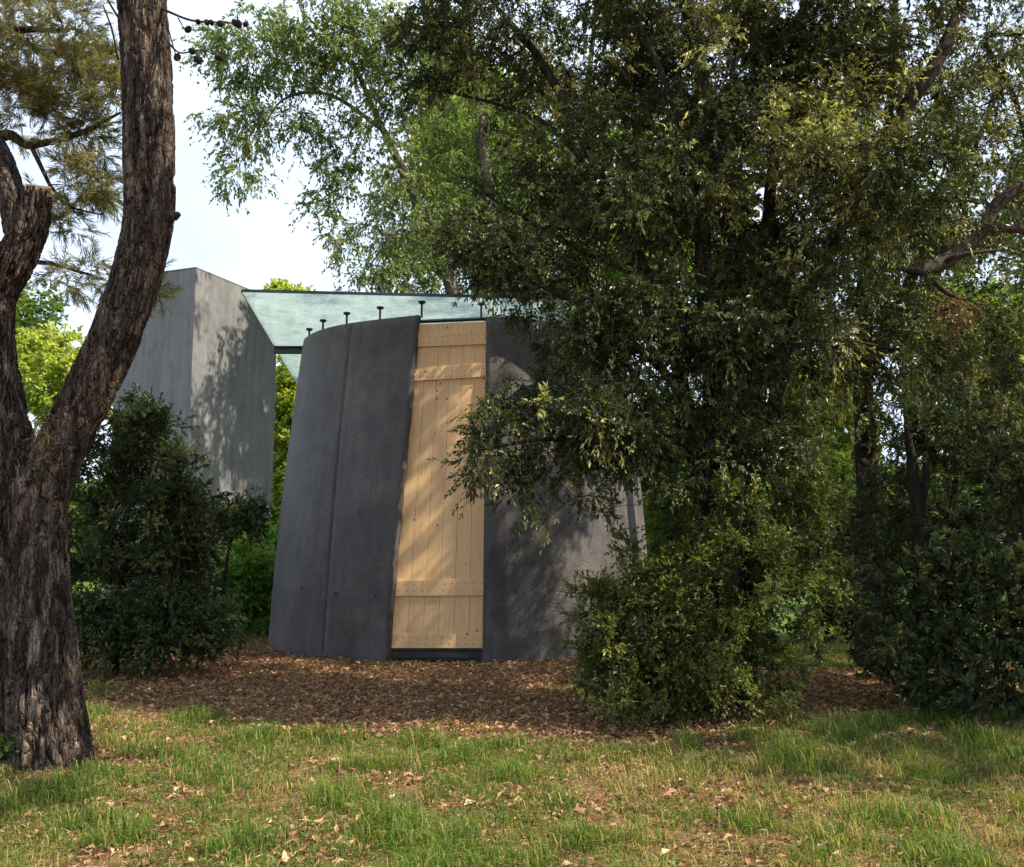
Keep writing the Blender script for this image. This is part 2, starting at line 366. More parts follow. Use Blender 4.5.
def litter():
    n = 150000
    y = 4.0+rng.random(n)*14; x = (rng.random(n)*2-1)*(y*.56+.8)
    lwt = litter_w(x, y); d2 = fbm(xy1(x, y, 2.3), 41, 4)
    pr = lwt*.95+(1-lwt)*(.05+.85*sstep(.47, .64, d2))
    pr *= (np.hypot(x-CX, y-CY) > 3.36)
    k = rng.random(n) < pr; x, y, lwt = x[k], y[k], lwt[k]; n = len(x)
    a = rng.random(n)*2*math.pi; el = rng.normal(0, .28, n)
    D = np.stack([np.cos(a)*np.cos(el), np.sin(a)*np.cos(el), np.sin(el)], -1)
    Nn = unit(np.stack([rng.normal(0, .45, n), rng.normal(0, .45, n), np.ones(n)], -1))
    Lh = .032+.062*rng.random(n)**1.5; Wd = Lh*(.22+.42*rng.random(n))
    P = np.stack([x, y, gz(x, y)+.006+.022*rng.random(n)*(lwt*.9+.1)], -1)
    V, F = leaves_mesh(P, D, Nn, Lh, Wd, .35)
    col = np.stack([rng.random(n), (rng.random(n) < .14+.2*(1-lwt))*rng.random(n), rng.random(n)], -1)
    o = mesh_np('leaf_litter', V, F, M['litter'], attrs={'leafcol': np.repeat(col, 4, 0)})
    o['kind'] = 'stuff'; o['label'] = 'brown dry fallen leaves covering the soil around the dark concrete chapel'; o['category'] = 'leaf litter'
litter()
def thatch():
    n = 150000
    y = 3.9+rng.random(n)*8.5; x = (rng.random(n)*2-1)*(y*.56+.8); k = rng.random(n) > litter_w(x, y)*1.1
    x, y = x[k], y[k]; n = len(x); a = rng.random(n)*2*math.pi; el = rng.normal(.08, .22, n)
    D = np.stack([np.cos(a)*np.cos(el), np.sin(a)*np.cos(el), np.sin(el)], -1); L_ = .02+.07*rng.random(n)**1.5
    V, F = leaves_mesh(np.stack([x, y, gz(x, y)+.003+.012*rng.random(n)], -1), D, unit(np.stack([rng.normal(0, .3, n), rng.normal(0, .3, n), np.ones(n)], -1)), L_, .002+.004*rng.random(n), .2)
    col = np.stack([rng.random(n), (rng.random(n) < .5)*rng.random(n), rng.random(n)], -1)
    o = mesh_np('dry_thatch', V, F, M['litter'], attrs={'leafcol': np.repeat(col, 4, 0)})
    o['kind'] = 'stuff'; o['label'] = 'loose straw and dry grass lying flat between the green blades of the lawn'; o['category'] = 'thatch'
thatch()

# ------------------------------------------------------------------ chapel
root = empty('chapel', (CX, CY, 0), 'dark round tapering concrete chapel with a pale wooden door and glass roof', 'chapel')
RB, RT, ZB, ZT = 3.40, 2.93, -.20, 5.13
def rim_z(th): return ZT+.10*(1+np.sin(th))     # a little higher towards the back
def rad(t): return RB+(RT-RB)*t+.05*np.sin(np.pi*t)
def panel(name, th0, th1, flare=None, thick=.13, nt_=40, res=.03):
    """th0, th1 functions of t (0 bottom .. 1 top), in radians"""
    na = max(6, int(abs(th1(.5)-th0(.5))*3.2/res/2.5)); t = np.linspace(0, 1, nt_)[:, None]; u = np.linspace(0, 1, na)[None]
    th = th0(t)+(th1(t)-th0(t))*u
    z = ZB+(rim_z(th)-ZB)*t
    off = flare(t, u) if flare else 0*th
    wob = .012*(fbm(np.stack([th*3, z*.9, 0*z], -1), 71, 2)-.5)
    out = []
    for k in (0, 1):
        r = rad(t)+off+wob-k*thick
        out.append(np.stack([CX+r*np.cos(th), CY+r*np.sin(th), z], -1))
    G = Geo(); V = np.concatenate([out[0].reshape(-1, 3), out[1].reshape(-1, 3)]); n = nt_*na
    i = (np.arange(nt_-1)[:, None]*na+np.arange(na-1)[None]).ravel()
    Fo = np.stack([i, i+1, i+na+1, i+na], -1); Fi = Fo[:, ::-1]+n
    j = np.arange(nt_-1)*na; e = na-1
    L_ = np.stack([j, j+na, j+na+n, j+n], -1); R_ = np.stack([j+e, j+e+n, j+e+na+n, j+e+na], -1)
    kx = np.arange(na-1); tp_ = (nt_-1)*na
    T_ = np.stack([tp_+kx, tp_+kx+1, tp_+kx+1+n, tp_+kx+n], -1); B_ = np.stack([kx, kx+n, kx+1+n, kx+1], -1)
    G.add(V, np.vstack([Fo, Fi, L_, R_, T_, B_]))
    o = G.build(name, M['dark_concrete'], root, smooth=False)
    p = o.data.polygons; sm = np.zeros(len(p), bool); sm[:len(Fo)*2] = True; p.foreach_set('use_smooth', sm)
    return o
def const(d): return lambda t: R(d)+0*t
rag = lambda t: .0018*np.sin(t*37)+.0018*np.sin(t*83+1)
doorL = lambda t: R(-105.6)+(R(-100.6)-R(-105.6))*t+rag(t)
doorR = lambda t: R(-82.2)+(R(-80.6)-R(-82.2))*t
gap = .0016
panel('concrete_panel', const(-125.2), doorL, lambda t, u: .11*u**3)
panel('concrete_panel', const(-172), lambda t: R(-125.2)-gap+0*t)
panel('concrete_panel', const(-225), lambda t: R(-172)-gap+0*t)
panel('concrete_panel', doorR, const(-40))
panel('concrete_panel', lambda t: R(-40)+gap+0*t, const(10))
panel('concrete_panel', lambda t: R(10)+gap+0*t, const(70))
panel('concrete_panel', lambda t: R(70)+gap+0*t, lambda t: R(135)-gap+0*t)
# formwork tie holes: dark proud plugs, the recess shade put into their colour
def wall_point(px, py):
    d = ray(px, py); best = None
    for s_ in np.arange(12.5, 17, .004):
        p = EYE+d*s_/d[1]; t = (p[2]-ZB)/(rim_z(0)-ZB)
        if math.hypot(p[0]-CX, p[1]-CY) < rad(t): return p
    return p
for px, py in ((302, 588), (336, 594), (378, 596), (516, 592), (604, 590)):
    p = wall_point(px, py); nrm = unit(np.array([p[0]-CX, p[1]-CY, .35]))
    th = math.atan2(p[1]-CY, p[0]-CX); off = .11*max(0, (th-R(-125.2))/(R(21)))**3 if th < R(-103) else 0
    G = Geo(); G.tube([p+nrm*(off-.06), p+nrm*(off+.004)], [.036, .034], 14); G.build('tie_hole_plug', M['hole_shade'], root)

# door: quad in space
TL, TR, BR, BL = at(416, 325, 14.47), at(487.5, 322, 14.50), at(484.5, 649, 14.17), at(391, 649, 14.17)
dn_ = unit(np.cross(BR-BL, TL-BL)); dn_ = dn_ if dn_[1] < 0 else -dn_
def dq(u, v, o=0): return (BL*(1-u)+BR*u)*(1-v)+(TL*(1-u)+TR*u)*v+dn_*o
def attr_obj(name, parts, mat, parent, extra_mats=None):
    Vs, Fs, cs, mi = [], [], [], []; n = 0
    box = np.array([[0, 3, 2, 1], [4, 5, 6, 7], [0, 1, 5, 4], [1, 2, 6, 5], [2, 3, 7, 6], [3, 0, 4, 7]])
    for c in parts:
        Vs.append(np.array(c)); Fs.append(box+n); cs.append(np.tile([random.random(), random.random(), random.random()], (8, 1))); n += 8
    o = mesh_np(name, np.vstack(Vs), np.vstack(Fs), mat, attrs={'leafcol': np.vstack(cs)}); hang(o, root); 
    bv = o.modifiers.new('bevel', 'BEVEL'); bv.width = .003; bv.segments = 1
    if parent is not None:
        o.parent = parent; o.location = (0, 0, 0)
    return o
def slab(u0, u1, v0, v1, o0, o1, u0t=None, u1t=None):
    u0t = u0 if u0t is None else u0t; u1t = u1 if u1t is None else u1t
    return [dq(u0, v0, o0), dq(u1, v0, o0), dq(u1, v0, o1), dq(u0, v0, o1), dq(u0t, v1, o0), dq(u1t, v1, o0), dq(u1t, v1, o1), dq(u0t, v1, o1)]
nb = 6; parts = []
for k in range(nb):
    g_ = .0011; parts.append(slab(k/nb+g_, (k+1)/nb-g_, 0.004, 1, 0, .03))
door = attr_obj('door', parts, M['pine_wood'], None)
back = attr_obj('door_backing', [slab(.01, .99, .005, .995, -.03, -.004)], M['nail'], door)
for (v0, v1, tilt) in ((.925, .968, .0), (.815, .858, .006), (.155, .202, .0), (.003, .044, 0)):
    c = slab(.012, .985, v0, v1, .032, .062)
    for q in (1, 2, 5, 6): c[q] = c[q]+unit(TL-BL)*tilt*5.0
    bt = attr_obj('batten', [c], M['pine_wood'], door)
    for k in range(nb*2):
        for vv in (.28, .72):
            if random.random() < .15: continue
            p = dq((k+.5)/nb/2+.01*random.uniform(-1, 1), v0+(v1-v0)*(vv+random.uniform(-.06, .06)), .061)
            G = Geo(); G.tube([p, p+dn_*.0035], .0085, 8)
            nl = G.build('nail', M['nail']); nl.parent = door; nl.location = (0, 0, 0)
edge = attr_obj('edge_strip', [slab(.985, 1.005, -.012, .20, .03, .07)], M['pine_wood'], door)
# threshold and frame
G = Geo(); G.hexa([at(391.5, 661, 14.1)*1, at(484, 661, 14.1), at(484, 661, 14.1)+np.array([0, .25, 0]), at(391.5, 661, 14.1)+np.array([0, .25, 0]),
    at(392.5, 652, 14.1), at(484, 652, 14.1), at(484, 652, 14.1)+np.array([0, .25, 0]), at(392.5, 652, 14.1)+np.array([0, .25, 0])])
a_, b_ = at(394, 655, 14.07), at(478, 655, 14.07)
G.box((a_[0], 14.045, a_[2]-.035), (b_[0], 14.12, a_[2]+.012))
G.build('door_sill', M['black_steel'], root)
G = Geo(); G.tube([dq(1.012, -.03, -.01), dq(1.012, 1.0, -.01)], .022, 4); G.tube([dq(-.0, 1.012, -.02), dq(1.0, 1.012, -.02)], .03, 4)
G.build('door_frame', M['black_steel'], root)
# support studs on the rim
ZG = 5.36
for d in (-176, -158, -143, -129, -115, -100, -82, -62, -45, -28, -8, 15, 45, 75, 105, 135, 160):
    th = R(d); r = RT-.06+(.12 if -106 < d < -99 else 0); zr = float(rim_z(th))
    x, y = CX+r*math.cos(th), CY+r*math.sin(th); G = Geo()
    G.tube([(x, y, zr-.03), (x, y, ZG-.025)], .017, 10); G.tube([(x, y, ZG-.045), (x, y, ZG-.028)], .03, 14); G.tube([(x, y, ZG-.028), (x, y, ZG-.003)], .058, 16); G.build('support_stud', M['black_steel'], root)
# beam and glass
bp = atz(274, 350, 5.22); G = Geo(); bx1 = CX+(CX-bp[0])+.1
for dz, hw, hh in ((0.055, .07, .010), (-.055, .07, .010), (0, .012, .05)):
    G.box((bp[0], bp[1]-hw, 5.22+dz-hh), (bx1, bp[1]+hw, 5.22+dz+hh))
G.build('steel_beam', M['beam_steel'], root)
A_, B_, C_ = atz(242, 292, ZG), atz(664, 302, ZG), atz(299, 388, ZG)
def lerp(a, b, t): return a*(1-t)+b*t
D_ = C_+(B_-A_)*1.0
G = Geo(); npn = 1
up_ = np.array([0, 0, .024])
for k in range(npn):
    a0, a1 = k/npn+(.0012 if k else 0), (k+1)/npn-(.0012 if k < npn-1 else 0)
    q = [lerp(A_, B_, a0), lerp(A_, B_, a1), lerp(C_, D_, a1), lerp(C_, D_, a0)]
    G.hexa(q+[p+up_ for p in q])
groof = G.build('glass_roof', M['glass'], root)
G = Geo(); ex = unit(B_-A_); ey = unit(C_-A_)
q = [A_-ey*.02, B_-ey*.02, B_-ey*.003, A_-ey*.003]; G.hexa([p-np.array([0, 0, .004]) for p in q]+[p+np.array([0, 0, .04]) for p in q])
ge = G.build('glass_edge', M['glass_edge'], root); 
G = Geo(); q = [A_-ex*.014, A_-ex*.003, C_-ex*.003, C_-ex*.014]; G.hexa([p for p in q]+[p+up_ for p in q]); G.build('glass_edge', M['glass_edge'], root)

g_ = np.random.default_rng(17); n = 520
a = g_.random(n); bq = g_.random(n); a = np.where(g_.random(n) < .4, a**2, a)
P = A_+(B_-A_)*a[:, None]+(C_-A_)*bq[:, None]+np.array([0, 0, .029]); th = g_.normal(0, .5, n)
V, F = leaves_mesh(P, unit(np.stack([np.cos(th), np.sin(th), 0*th+.05], -1)), unit(np.stack([g_.normal(0, .1, n), g_.normal(0, .1, n), np.ones(n)], -1)), .05+.10*g_.random(n)**2, .018+.03*g_.random(n), .1)
o = mesh_np('fallen_leaves', V, F, M['litter'], attrs={'leafcol': np.repeat(g_.random((n, 3))*.4, 4, 0)})
o['kind'] = 'stuff'; o['label'] = 'dry leaves scattered on top of the glass roof of the chapel'; o['category'] = 'leaf litter'
# ------------------------------------------------------------------ grey tower behind
c0 = at(196, 268, 25.0); c1 = at(278, 304.5, 28.6); c2 = at(119, 283, 26.0)
c3 = c1+(c2-c0)
root2 = empty('concrete_tower', (c0[0], c0[1], 0), 'tall plain grey concrete block behind the bushes, left of the dark chapel', 'building')
zt = c0[2]
G = Geo(); ft = [np.array([p[0], p[1], 0]) for p in (c0, c1, c3, c2)]
G.hexa([p+np.array([0, 0, -.2]) for p in ft]+[p+np.array([0, 0, zt]) for p in ft])
o = G.build('wall', M['grey_concrete'], root2); bv = o.modifiers.new('b', 'BEVEL'); bv.width = .02; bv.segments = 2
G = Geo()
for (a, bb) in ((ft[0], ft[1]), (ft[0], ft[3])):
    for k in ((.5,) if a is None else ()):
        pass
cc = sum(ft)/4
cp = [cc+(p-cc)*1.004 for p in ft]
G.hexa([p+np.array([0, 0, zt+.002]) for p in cp]+[p+np.array([0, 0, zt+.03]) for p in cp]); G.build('coping', M['grey_concrete'], root2)

# ------------------------------------------------------------------ trees
def curve(pts, n):
    """Catmull-Rom through pts (k,m)"""
    P = np.asarray(pts, float); P = np.vstack([2*P[0]-P[1], P, 2*P[-1]-P[-2]]); out = []
    seg = len(P)-3
    for tt in np.linspace(0, seg-1e-6, n):
        i = int(tt); f = tt-i; p0, p1, p2, p3 = P[i:i+4]
        out.append(.5*((2*p1)+(-p0+p2)*f+(2*p0-5*p1+4*p2-p3)*f*f+(-p0+3*p1-3*p2+p3)*f**3))
    return np.array(out)

def make_tree(name, label, cat, limbs, blobs, leaf, bark, group=None, LL=.055, LW=.022, twig=.38, ntw=9, nlf=12, droop=.25,
              young=0.1, goldf=None, cr=.22, needle=False, foliage='crown', wood='trunk', up=.25, seed=1, cut=None, twigs=True, wr=1.0, tuft=False, sup=None):
    """limbs: list of (Nx4 control points x,y,z,r).  blobs: (center, radii3, n)"""
    g_ = np.random.default_rng(seed)
    base = limbs[0][0]
    rt = empty(name, (base[0], base[1], 0), label, cat, group)
    G = Geo(); nodes = []; nrad = []
    for c in limbs:
        c = np.asarray(c, float); L_ = np.linalg.norm(np.diff(c[:, :3], axis=0), axis=1).sum(); n = max(6, int(L_/.18))
        q = curve(c, n); q[:, :3] += (np.stack([fbm(q[:, :3]*1.7, 3+seed, 2), fbm(q[:, :3]*1.7, 8+seed, 2), 0*q[:, 0]+.5], -1)-.5)*.10*min(1, L_/3)
        q[:, 3] = np.maximum(q[:, 3], .006)
        G.tube(q[:, :3], q[:, 3]*(1+.12*(fbm(q[:, :3]*4, 5, 2)-.5)), 12 if q[0, 3] > .08 else 7); nodes.append(q[:, :3]); nrad.append(q[:, 3])
    nodes = np.vstack(nodes); nrad = np.concatenate(nrad)
    C, CO = [], []
    for (cen, rr, n) in blobs:
        d = unit(g_.normal(size=(n, 3))); r_ = g_.random(n)**(1/2.4)
        p = np.asarray(cen)+d*r_[:, None]*np.asarray(rr)
        if sup:      # clumps gather round bough ends, leaving darker gaps between
            K = max(2, int(n/sup[0])); own = g_.integers(0, K, n)
            p = p[own]+g_.normal(size=(n, 3))*np.array([1, 1, .62])*sup[1]
        C.append(p); CO.append(np.tile(cen, (n, 1)))
    C = np.vstack(C); CO = np.vstack(CO)
    ok = C[:, 2] > .12; 
    if cut is not None: ok &= ~cut(C)
    C, CO = C[ok], CO[ok]
    dmin = np.min(np.linalg.norm(C[:, None]-nodes[None, ::3], axis=-1), axis=1); order = np.argsort(dmin)
    start = np.zeros_like(C)
    cap_ = 4000
    N_ = np.zeros((len(nodes)+len(C)*4, 3)); NR = np.zeros(len(N_)); N_[:len(nodes)] = nodes; NR[:len(nodes)] = nrad; cnt = len(nodes)
    for idx in order:
        c = C[idx]; dd = np.linalg.norm(N_[:cnt]-c, axis=1)+np.maximum(0, N_[:cnt, 2]-c[2])*.35
        j = int(np.argmin(dd)); s = N_[j]; L_ = np.linalg.norm(c-s)
        start[idx] = s
        if L_ < .05: continue
        r0 = min(NR[j]*.75, .0045+.0085*L_*wr); r1 = .003*wr
        mid = (s+c)/2+np.array([g_.normal()*.08, g_.normal()*.08, .10-droop*.15])*L_; k = np.linspace(0, 1, 5)[:, None]
        q = (1-k)**2*s+2*k*(1-k)*mid+k*k*c
        G.tube(q, np.linspace(r0, r1, 5), 5 if r0 > .01 else 4, cap=False)
        N_[cnt:cnt+4] = q[1:]; NR[cnt:cnt+4] = np.linspace(r0, r1, 5)[1:]; cnt += 4
    nC = len(C)
    # twigs
    oc = unit(unit(C-CO)*.6+unit(C-start)*.7+np.array([0, 0, up]))
    T0 = np.repeat(C, ntw, 0); nT = len(T0); cid = np.repeat(np.arange(nC), ntw)
    td = unit(g_.normal(size=(nT, 3))+np.repeat(oc, ntw, 0)*.9+np.array([0, 0, -droop]))
    csz = (.7+.6*g_.random(nC))
    tl_ = twig*(.4+.6*g_.random(nT))*csz[cid]
    T0 = T0+unit(g_.normal(size=(nT, 3)))*(g_.random(nT)*cr*.4)[:, None]
    sagv = np.array([0, 0, -1.])*droop
    def tp_at(t, ii): return T0[ii]+td[ii]*(tl_[ii]*t)[:, None]+sagv*(tl_[ii]*t*t*.7)[:, None]
    if twigs:
        for (t0, t1, w0, w1) in ((0, .5, .0026, .002), (.5, 1, .002, .001)):
            ii = np.arange(nT); p0 = tp_at(np.full(nT, t0), ii); p1 = tp_at(np.full(nT, t1), ii); dd = unit(p1-p0)
            a = unit(np.cross(dd, g_.normal(size=(nT, 3)))); b2 = np.cross(dd, a)
            V = np.concatenate([np.stack([p+(a*math.cos(q)+b2*math.sin(q))*w*wr for q in (0, 2.09, 4.19)], 1) for p, w in ((p0, w0), (p1, w1))], 1).reshape(-1, 3)
            k = np.arange(nT)[:, None]*6
            G.add(V, np.concatenate([k+np.array([[0, 1, 4, 3]]), k+np.array([[1, 2, 5, 4]]), k+np.array([[2, 0, 3, 5]])]))
    # leaves
    nL = nT*nlf; ti = np.repeat(np.arange(nT), nlf)
    t = g_.random(nL)*.95+.08
    if tuft: t = 1-g_.random(nL)**2*.35
    P = tp_at(t, ti); ax = unit(td[ti]+sagv*t[:, None]*1.2)
    ang = (.75+.35*g_.normal(size=nL))*(1.25-.65*t) if not needle else .45+.25*g_.normal(size=nL)
    pr = unit(np.cross(ax, g_.normal(size=(nL, 3))))
    D = unit(ax*np.cos(ang)[:, None]+pr*np.sin(ang)[:, None]+np.array([0, 0, -1.])*droop*.5)
    Nn = unit(np.cross(np.cross(D, np.array([0, 0, 1.])+.6*g_.normal(size=(nL, 3))), D)+1e-4)
    sz = (.6+.6*g_.random(nL))
    V, F = leaves_mesh(P, D, Nn, LL*sz, LW*sz, .18)
    cl = g_.random(nC); ywn = (g_.random(nC) < young).astype(float)*(.4+.6*g_.random(nC))
    if goldf is not None: ywn = np.maximum(ywn, goldf(C))
    c3_ = np.stack([np.clip(.25*g_.random(nL)+.75*cl[cid[ti]]*1.0+.15*g_.normal(size=nL), 0, 1), np.clip(ywn[cid[ti]]*(.25+.9*t)*(.6+.6*g_.random(nL)), 0, 1), g_.random(nL)], -1)
    G.build(wood, bark, rt, smooth=True)
    o = mesh_np(foliage, V, F, leaf, attrs={'leafcol': np.repeat(c3_, 4, 0)}); hang(o, rt)
    return rt

def lp(*a):       # control points given as (px, py, depth, radius)
    return [tuple(at(p[0], p[1], p[2]))+(p[3],) for p in a]
def B(px, py, Y_, rx, ry, rd, n):
    s = Y_/FPX; return (at(px, py, Y_), (rx*s, rd, ry*s), n)
def grd(x, y, r): return (x, y, -.1, r)

# oak crown clumps coloured gold: catkins, plus sunlight put into the leaf colour
def golden(C):
    v = 0
    for (px, py, Y_, r) in ((800, 140, 9.3, .55), (905, 100, 9.2, .42), (860, 170, 9.2, .35), (770, 190, 9.1, .3), (700, 30, 9.8, .35), (930, 60, 9.6, .3), (830, 330, 9.3, .3)):
        c = at(px, py, Y_); d = np.linalg.norm((C-c)*np.array([1, .45, 1]), axis=1); v = np.maximum(v, sstep(r*1.25, r*.4, d))
    return v
# the oak's low boughs have been kept clear of the door
def clear_door(C):
    d = C-EYE; cp, sp_ = math.cos(PITCH), math.sin(PITCH); f = d[:, 1]*cp+d[:, 2]*sp_; v = -d[:, 1]*sp_+d[:, 2]*cp
    px = W/2+FPX*d[:, 0]/f; py = H/2-FPX*v/f
    return ((px < 468) & (py > 342) & (py < 540)) | ((px < 530) & (py > 325) & (py < 392)) | ((px < 520) & (py > 500)) | ((px < 440) & (py > 130) & (py < 345))
# 1 main evergreen oak
make_tree('evergreen_oak', 'large dark evergreen oak with several stems, its leafy branch hanging across the chapel door', 'tree',
  [lp((698, 735, 9.6, .15), (704, 600, 9.6, .13), (709, 480, 9.6, .11), (712, 380, 9.6, .10), (703, 260, 9.7, .09), (706, 130, 9.8, .085), (690, 10, 10, .07), (680, -200, 10.4, .045), (690, -420, 10.6, .02)),
   lp((742, 735, 9.7, .11), (750, 560, 9.7, .09), (754, 430, 9.7, .078), (750, 320, 9.7, .07), (766, 250, 9.7, .075), (776, 150, 9.8, .06), (800, 20, 10, .045), (840, -200, 10.2, .02)),
   lp((706, 540, 9.6, .09), (686, 400, 9.7, .08), (645, 275, 9.9, .07), (604, 185, 10.2, .07), (560, 90, 10.5, .055), (500, 10, 10.8, .03)),
   lp((752, 500, 9.7, .08), (792, 330, 9.6, .075), (850, 210, 9.6, .08), (905, 110, 9.7, .085), (940, 50, 9.8, .075), (985, -60, 10, .04)),
   lp((711, 470, 9.6, .06), (668, 432, 9.4, .045), (610, 436, 9.2, .034), (540, 440, 9.0, .022), (470, 452, 8.9, .010)),
   lp((690, 400, 9.7, .055), (640, 350, 9.5, .04), (570, 300, 9.5, .028), (500, 280, 9.4, .012)),
   lp((640, 275, 9.9, .05), (560, 240, 10.2, .03), (480, 190, 10.5, .012)),
   lp((600, 180, 10.2, .05), (540, 120, 10.6, .03), (440, 90, 11, .012)),
   lp((716, 380, 9.6, .06), (760, 360, 9.3, .04), (830, 340, 9.2, .025), (900, 350, 9.3, .012)),
   lp((705, 200, 9.7, .06), (680, 120, 9.3, .04), (640, 20, 9.3, .02))],
  [B(540, 40, 10.6, 130, 90, 1.2, 120), B(690, 30, 10, 150, 110, 1.3, 215), B(850, 40, 10, 140, 100, 1.2, 210), B(540, 175, 10.4, 85, 75, .9, 70), B(500, 265, 9.6, 58, 55, .5, 52), B(555, 300, 9.8, 60, 40, .5, 30),
   B(650, 190, 9.8, 100, 110, 1.1, 120), B(760, 190, 9.4, 110, 110, 1.1, 140), B(870, 170, 9.3, 95, 100, 1.0, 170), B(840, 80, 9.6, 45, 40, .5, 40), B(690, 320, 9.5, 95, 85, .9, 140), B(800, 320, 9.5, 110, 80, 1.0, 115), B(900, 345, 9.5, 62, 42, .7, 44),
   B(570, 425, 9.0, 75, 38, .5, 115), B(490, 450, 8.9, 38, 26, .3, 20), B(545, 480, 9.0, 42, 22, .3, 14), B(620, 400, 9.2, 55, 50, .5, 64), B(600, 330, 9.3, 50, 45, .5, 28), B(745, 415, 9.6, 52, 50, .7, 40), B(1000, -40, 10, 60, 60, 1, 40), B(600, 90, 10.9, 110, 110, 1, 90), B(470, 30, 10.9, 80, 60, .8, 50), B(660, 400, 9.4, 40, 60, .5, 26), B(600, 260, 10.1, 60, 60, .6, 40),
   B(440, 70, 10.9, 60, 60, .8, 24), B(715, 465, 9.2, 62, 36, .4, 32), B(770, 450, 9.3, 35, 40, .4, 18), B(480, 330, 9.4, 30, 14, .2, 7), B(640, 470, 9.3, 35, 30, .4, 12),
   B(690, 60, 12.6, 140, 90, 1.3, 110), B(590, 130, 12.8, 100, 90, 1.2, 70), B(760, 150, 12, 120, 90, 1.2, 70), (at(700, -230, 10), (3.6, 2.2, 1.7), 170), (at(480, -130, 11), (1.8, 1.6, 1.0), 50)],  # deeper clump groups added to shade the chapel front and fill gaps
  M['oak_leaf'], M['oak_bark'], 'evergreen oaks around the chapel', cut=clear_door, sup=(6, .21), LL=.060, LW=.022, twig=.34, ntw=11, nlf=15, droop=.32, young=.14, goldf=golden, seed=3)

# 2 leafy shrub round the oak's foot
make_tree('leafy_shrub', 'broad olive green shrub wrapped round the foot of the large oak beside the chapel', 'shrub',
  [[(1.9, 9.2, -.05, .03), (1.7, 9.1, .9, .02), (1.4, 9.0, 1.6, .008)], [(2.0, 9.3, -.05, .03), (2.3, 9.2, 1.0, .02), (2.6, 9.2, 2.1, .008)], [(1.7, 9.0, -.05, .025), (1.1, 8.9, .6, .015), (.8, 8.9, 1.0, .008)]],
  [B(705, 610, 9.2, 105, 95, .8, 330), B(640, 655, 9.0, 62, 55, .6, 150), B(785, 570, 9.3, 55, 85, .6, 90), B(720, 520, 9.3, 90, 50, .6, 80), B(790, 500, 9.4, 50, 55, .5, 40), B(665, 580, 9.2, 50, 60, .5, 50), B(730, 680, 8.9, 85, 40, .5, 110), B(650, 700, 8.9, 60, 22, .4, 50), B(612, 620, 9.1, 26, 40, .4, 40)],
  M['shrub_leaf'], M['oak_bark'], None, sup=(5, .12), LL=.042, LW=.020, twig=.20, ntw=10, nlf=11, droop=.05, young=.14, up=.5, seed=5, cr=.15)

# 3 oak at right
make_tree('evergreen_oak', 'evergreen oak with one bare black trunk, standing behind and right of the large oak', 'tree',
  [lp((868, 690, 13, .19), (867, 540, 13, .16), (866, 430, 13, .15), (862, 350, 13, .12), (870, 240, 13, .09), (890, 100, 13, .06), (900, -100, 13, .03)),
   lp((864, 380, 13, .09), (915, 270, 12.5, .07), (960, 180, 12.3, .04), (1000, 90, 12, .015))],
  [B(890, 300, 12.8, 80, 60, 1.2, 70), B(940, 400, 12.2, 60, 45, .8, 42), B(960, 60, 12.6, 90, 90, 1.4, 60), B(880, 120, 13.2, 120, 110, 1.3, 70), B(960, 350, 11.6, 45, 50, .7, 45), B(915, 455, 12.2, 30, 30, .6, 14), B(1000, 200, 12.8, 50, 80, 1, 36), B(800, 260, 13.2, 90, 70, 1, 40), (at(920, -180, 13), (2.6, 2, 1.8), 60)],
  M['oak_leaf'], M['oak_bark'], 'evergreen oaks around the chapel', sup=(6, .26), LL=.065, LW=.026, twig=.40, ntw=10, nlf=12, droop=.35, young=.22, seed=8)

# 4 spreading tree reaching in from the right
make_tree('spreading_tree', 'sparse olive leaved tree reaching in at the right edge with bare crooked boughs', 'tree',
  [[(8.0, 11.5, -.1, .26), (7.8, 11.4, 2, .22), (7.6, 11.2, 3.9, .17), (7.5, 11.2, 6.5, .1), (7.2, 11, 8.5, .03)],
   [(7.7, 11.3, 3.0, .12)]+lp((1075, 170, 11.1, .095), (1030, 180, 11, .08), (995, 205, 10.9, .075), (978, 235, 10.8, .07), (945, 262, 10.7, .085), (922, 272, 10.6, .06), (900, 268, 10.6, .03)),
   lp((978, 232, 10.8, .06), (1010, 228, 10.7, .05), (1060, 240, 10.9, .03)),
   lp((935, 268, 10.7, .035), (960, 255, 10.5, .03), (1000, 250, 10.5, .015)),
   lp((925, 272, 10.6, .04), (945, 292, 10.5, .03), (966, 300, 10.5, .015)),
   lp((990, 210, 10.9, .03), (960, 160, 10.8, .02), (930, 110, 10.7, .01)), lp((1040, 178, 11, .04), (1010, 90, 11, .03), (985, 40, 11, .035), (1020, 35, 11, .02)),],
  [B(990, 150, 11, 60, 60, .9, 40), B(1020, 60, 11, 70, 60, 1, 50), B(960, 230, 11.2, 50, 45, .7, 18), B(1010, 300, 11.4, 50, 50, .8, 22), B(950, 100, 11, 50, 40, .7, 22), B(1000, 380, 11.5, 55, 40, .7, 34),
   (np.array([7.2, 11, 6.5]), (2.2, 2.4, 1.6), 130)],
  M['oak_leaf'], M['bough_bark'], None, LL=.06, LW=.024, twig=.36, ntw=8, nlf=11, droop=.35, young=.4, seed=9)
# small dead spray on the bough is part of that tree's look: browned leaves
make_tree('withered_sapling', 'thin sapling with withered brown leaves under the crooked bough at right', 'tree',
  [[(5.0, 11.0, -.1, .03), (5.05, 11, 2.0, .025), (4.95, 10.9, 3.6, .015), (4.95, 10.8, 4.3, .008)]],
  [B(955, 316, 10.7, 30, 16, .3, 13)], M['dead_leaf'], M['grey_bark'], None, LL=.06, LW=.025, twig=.25, ntw=8, nlf=9, droop=.5, seed=10)

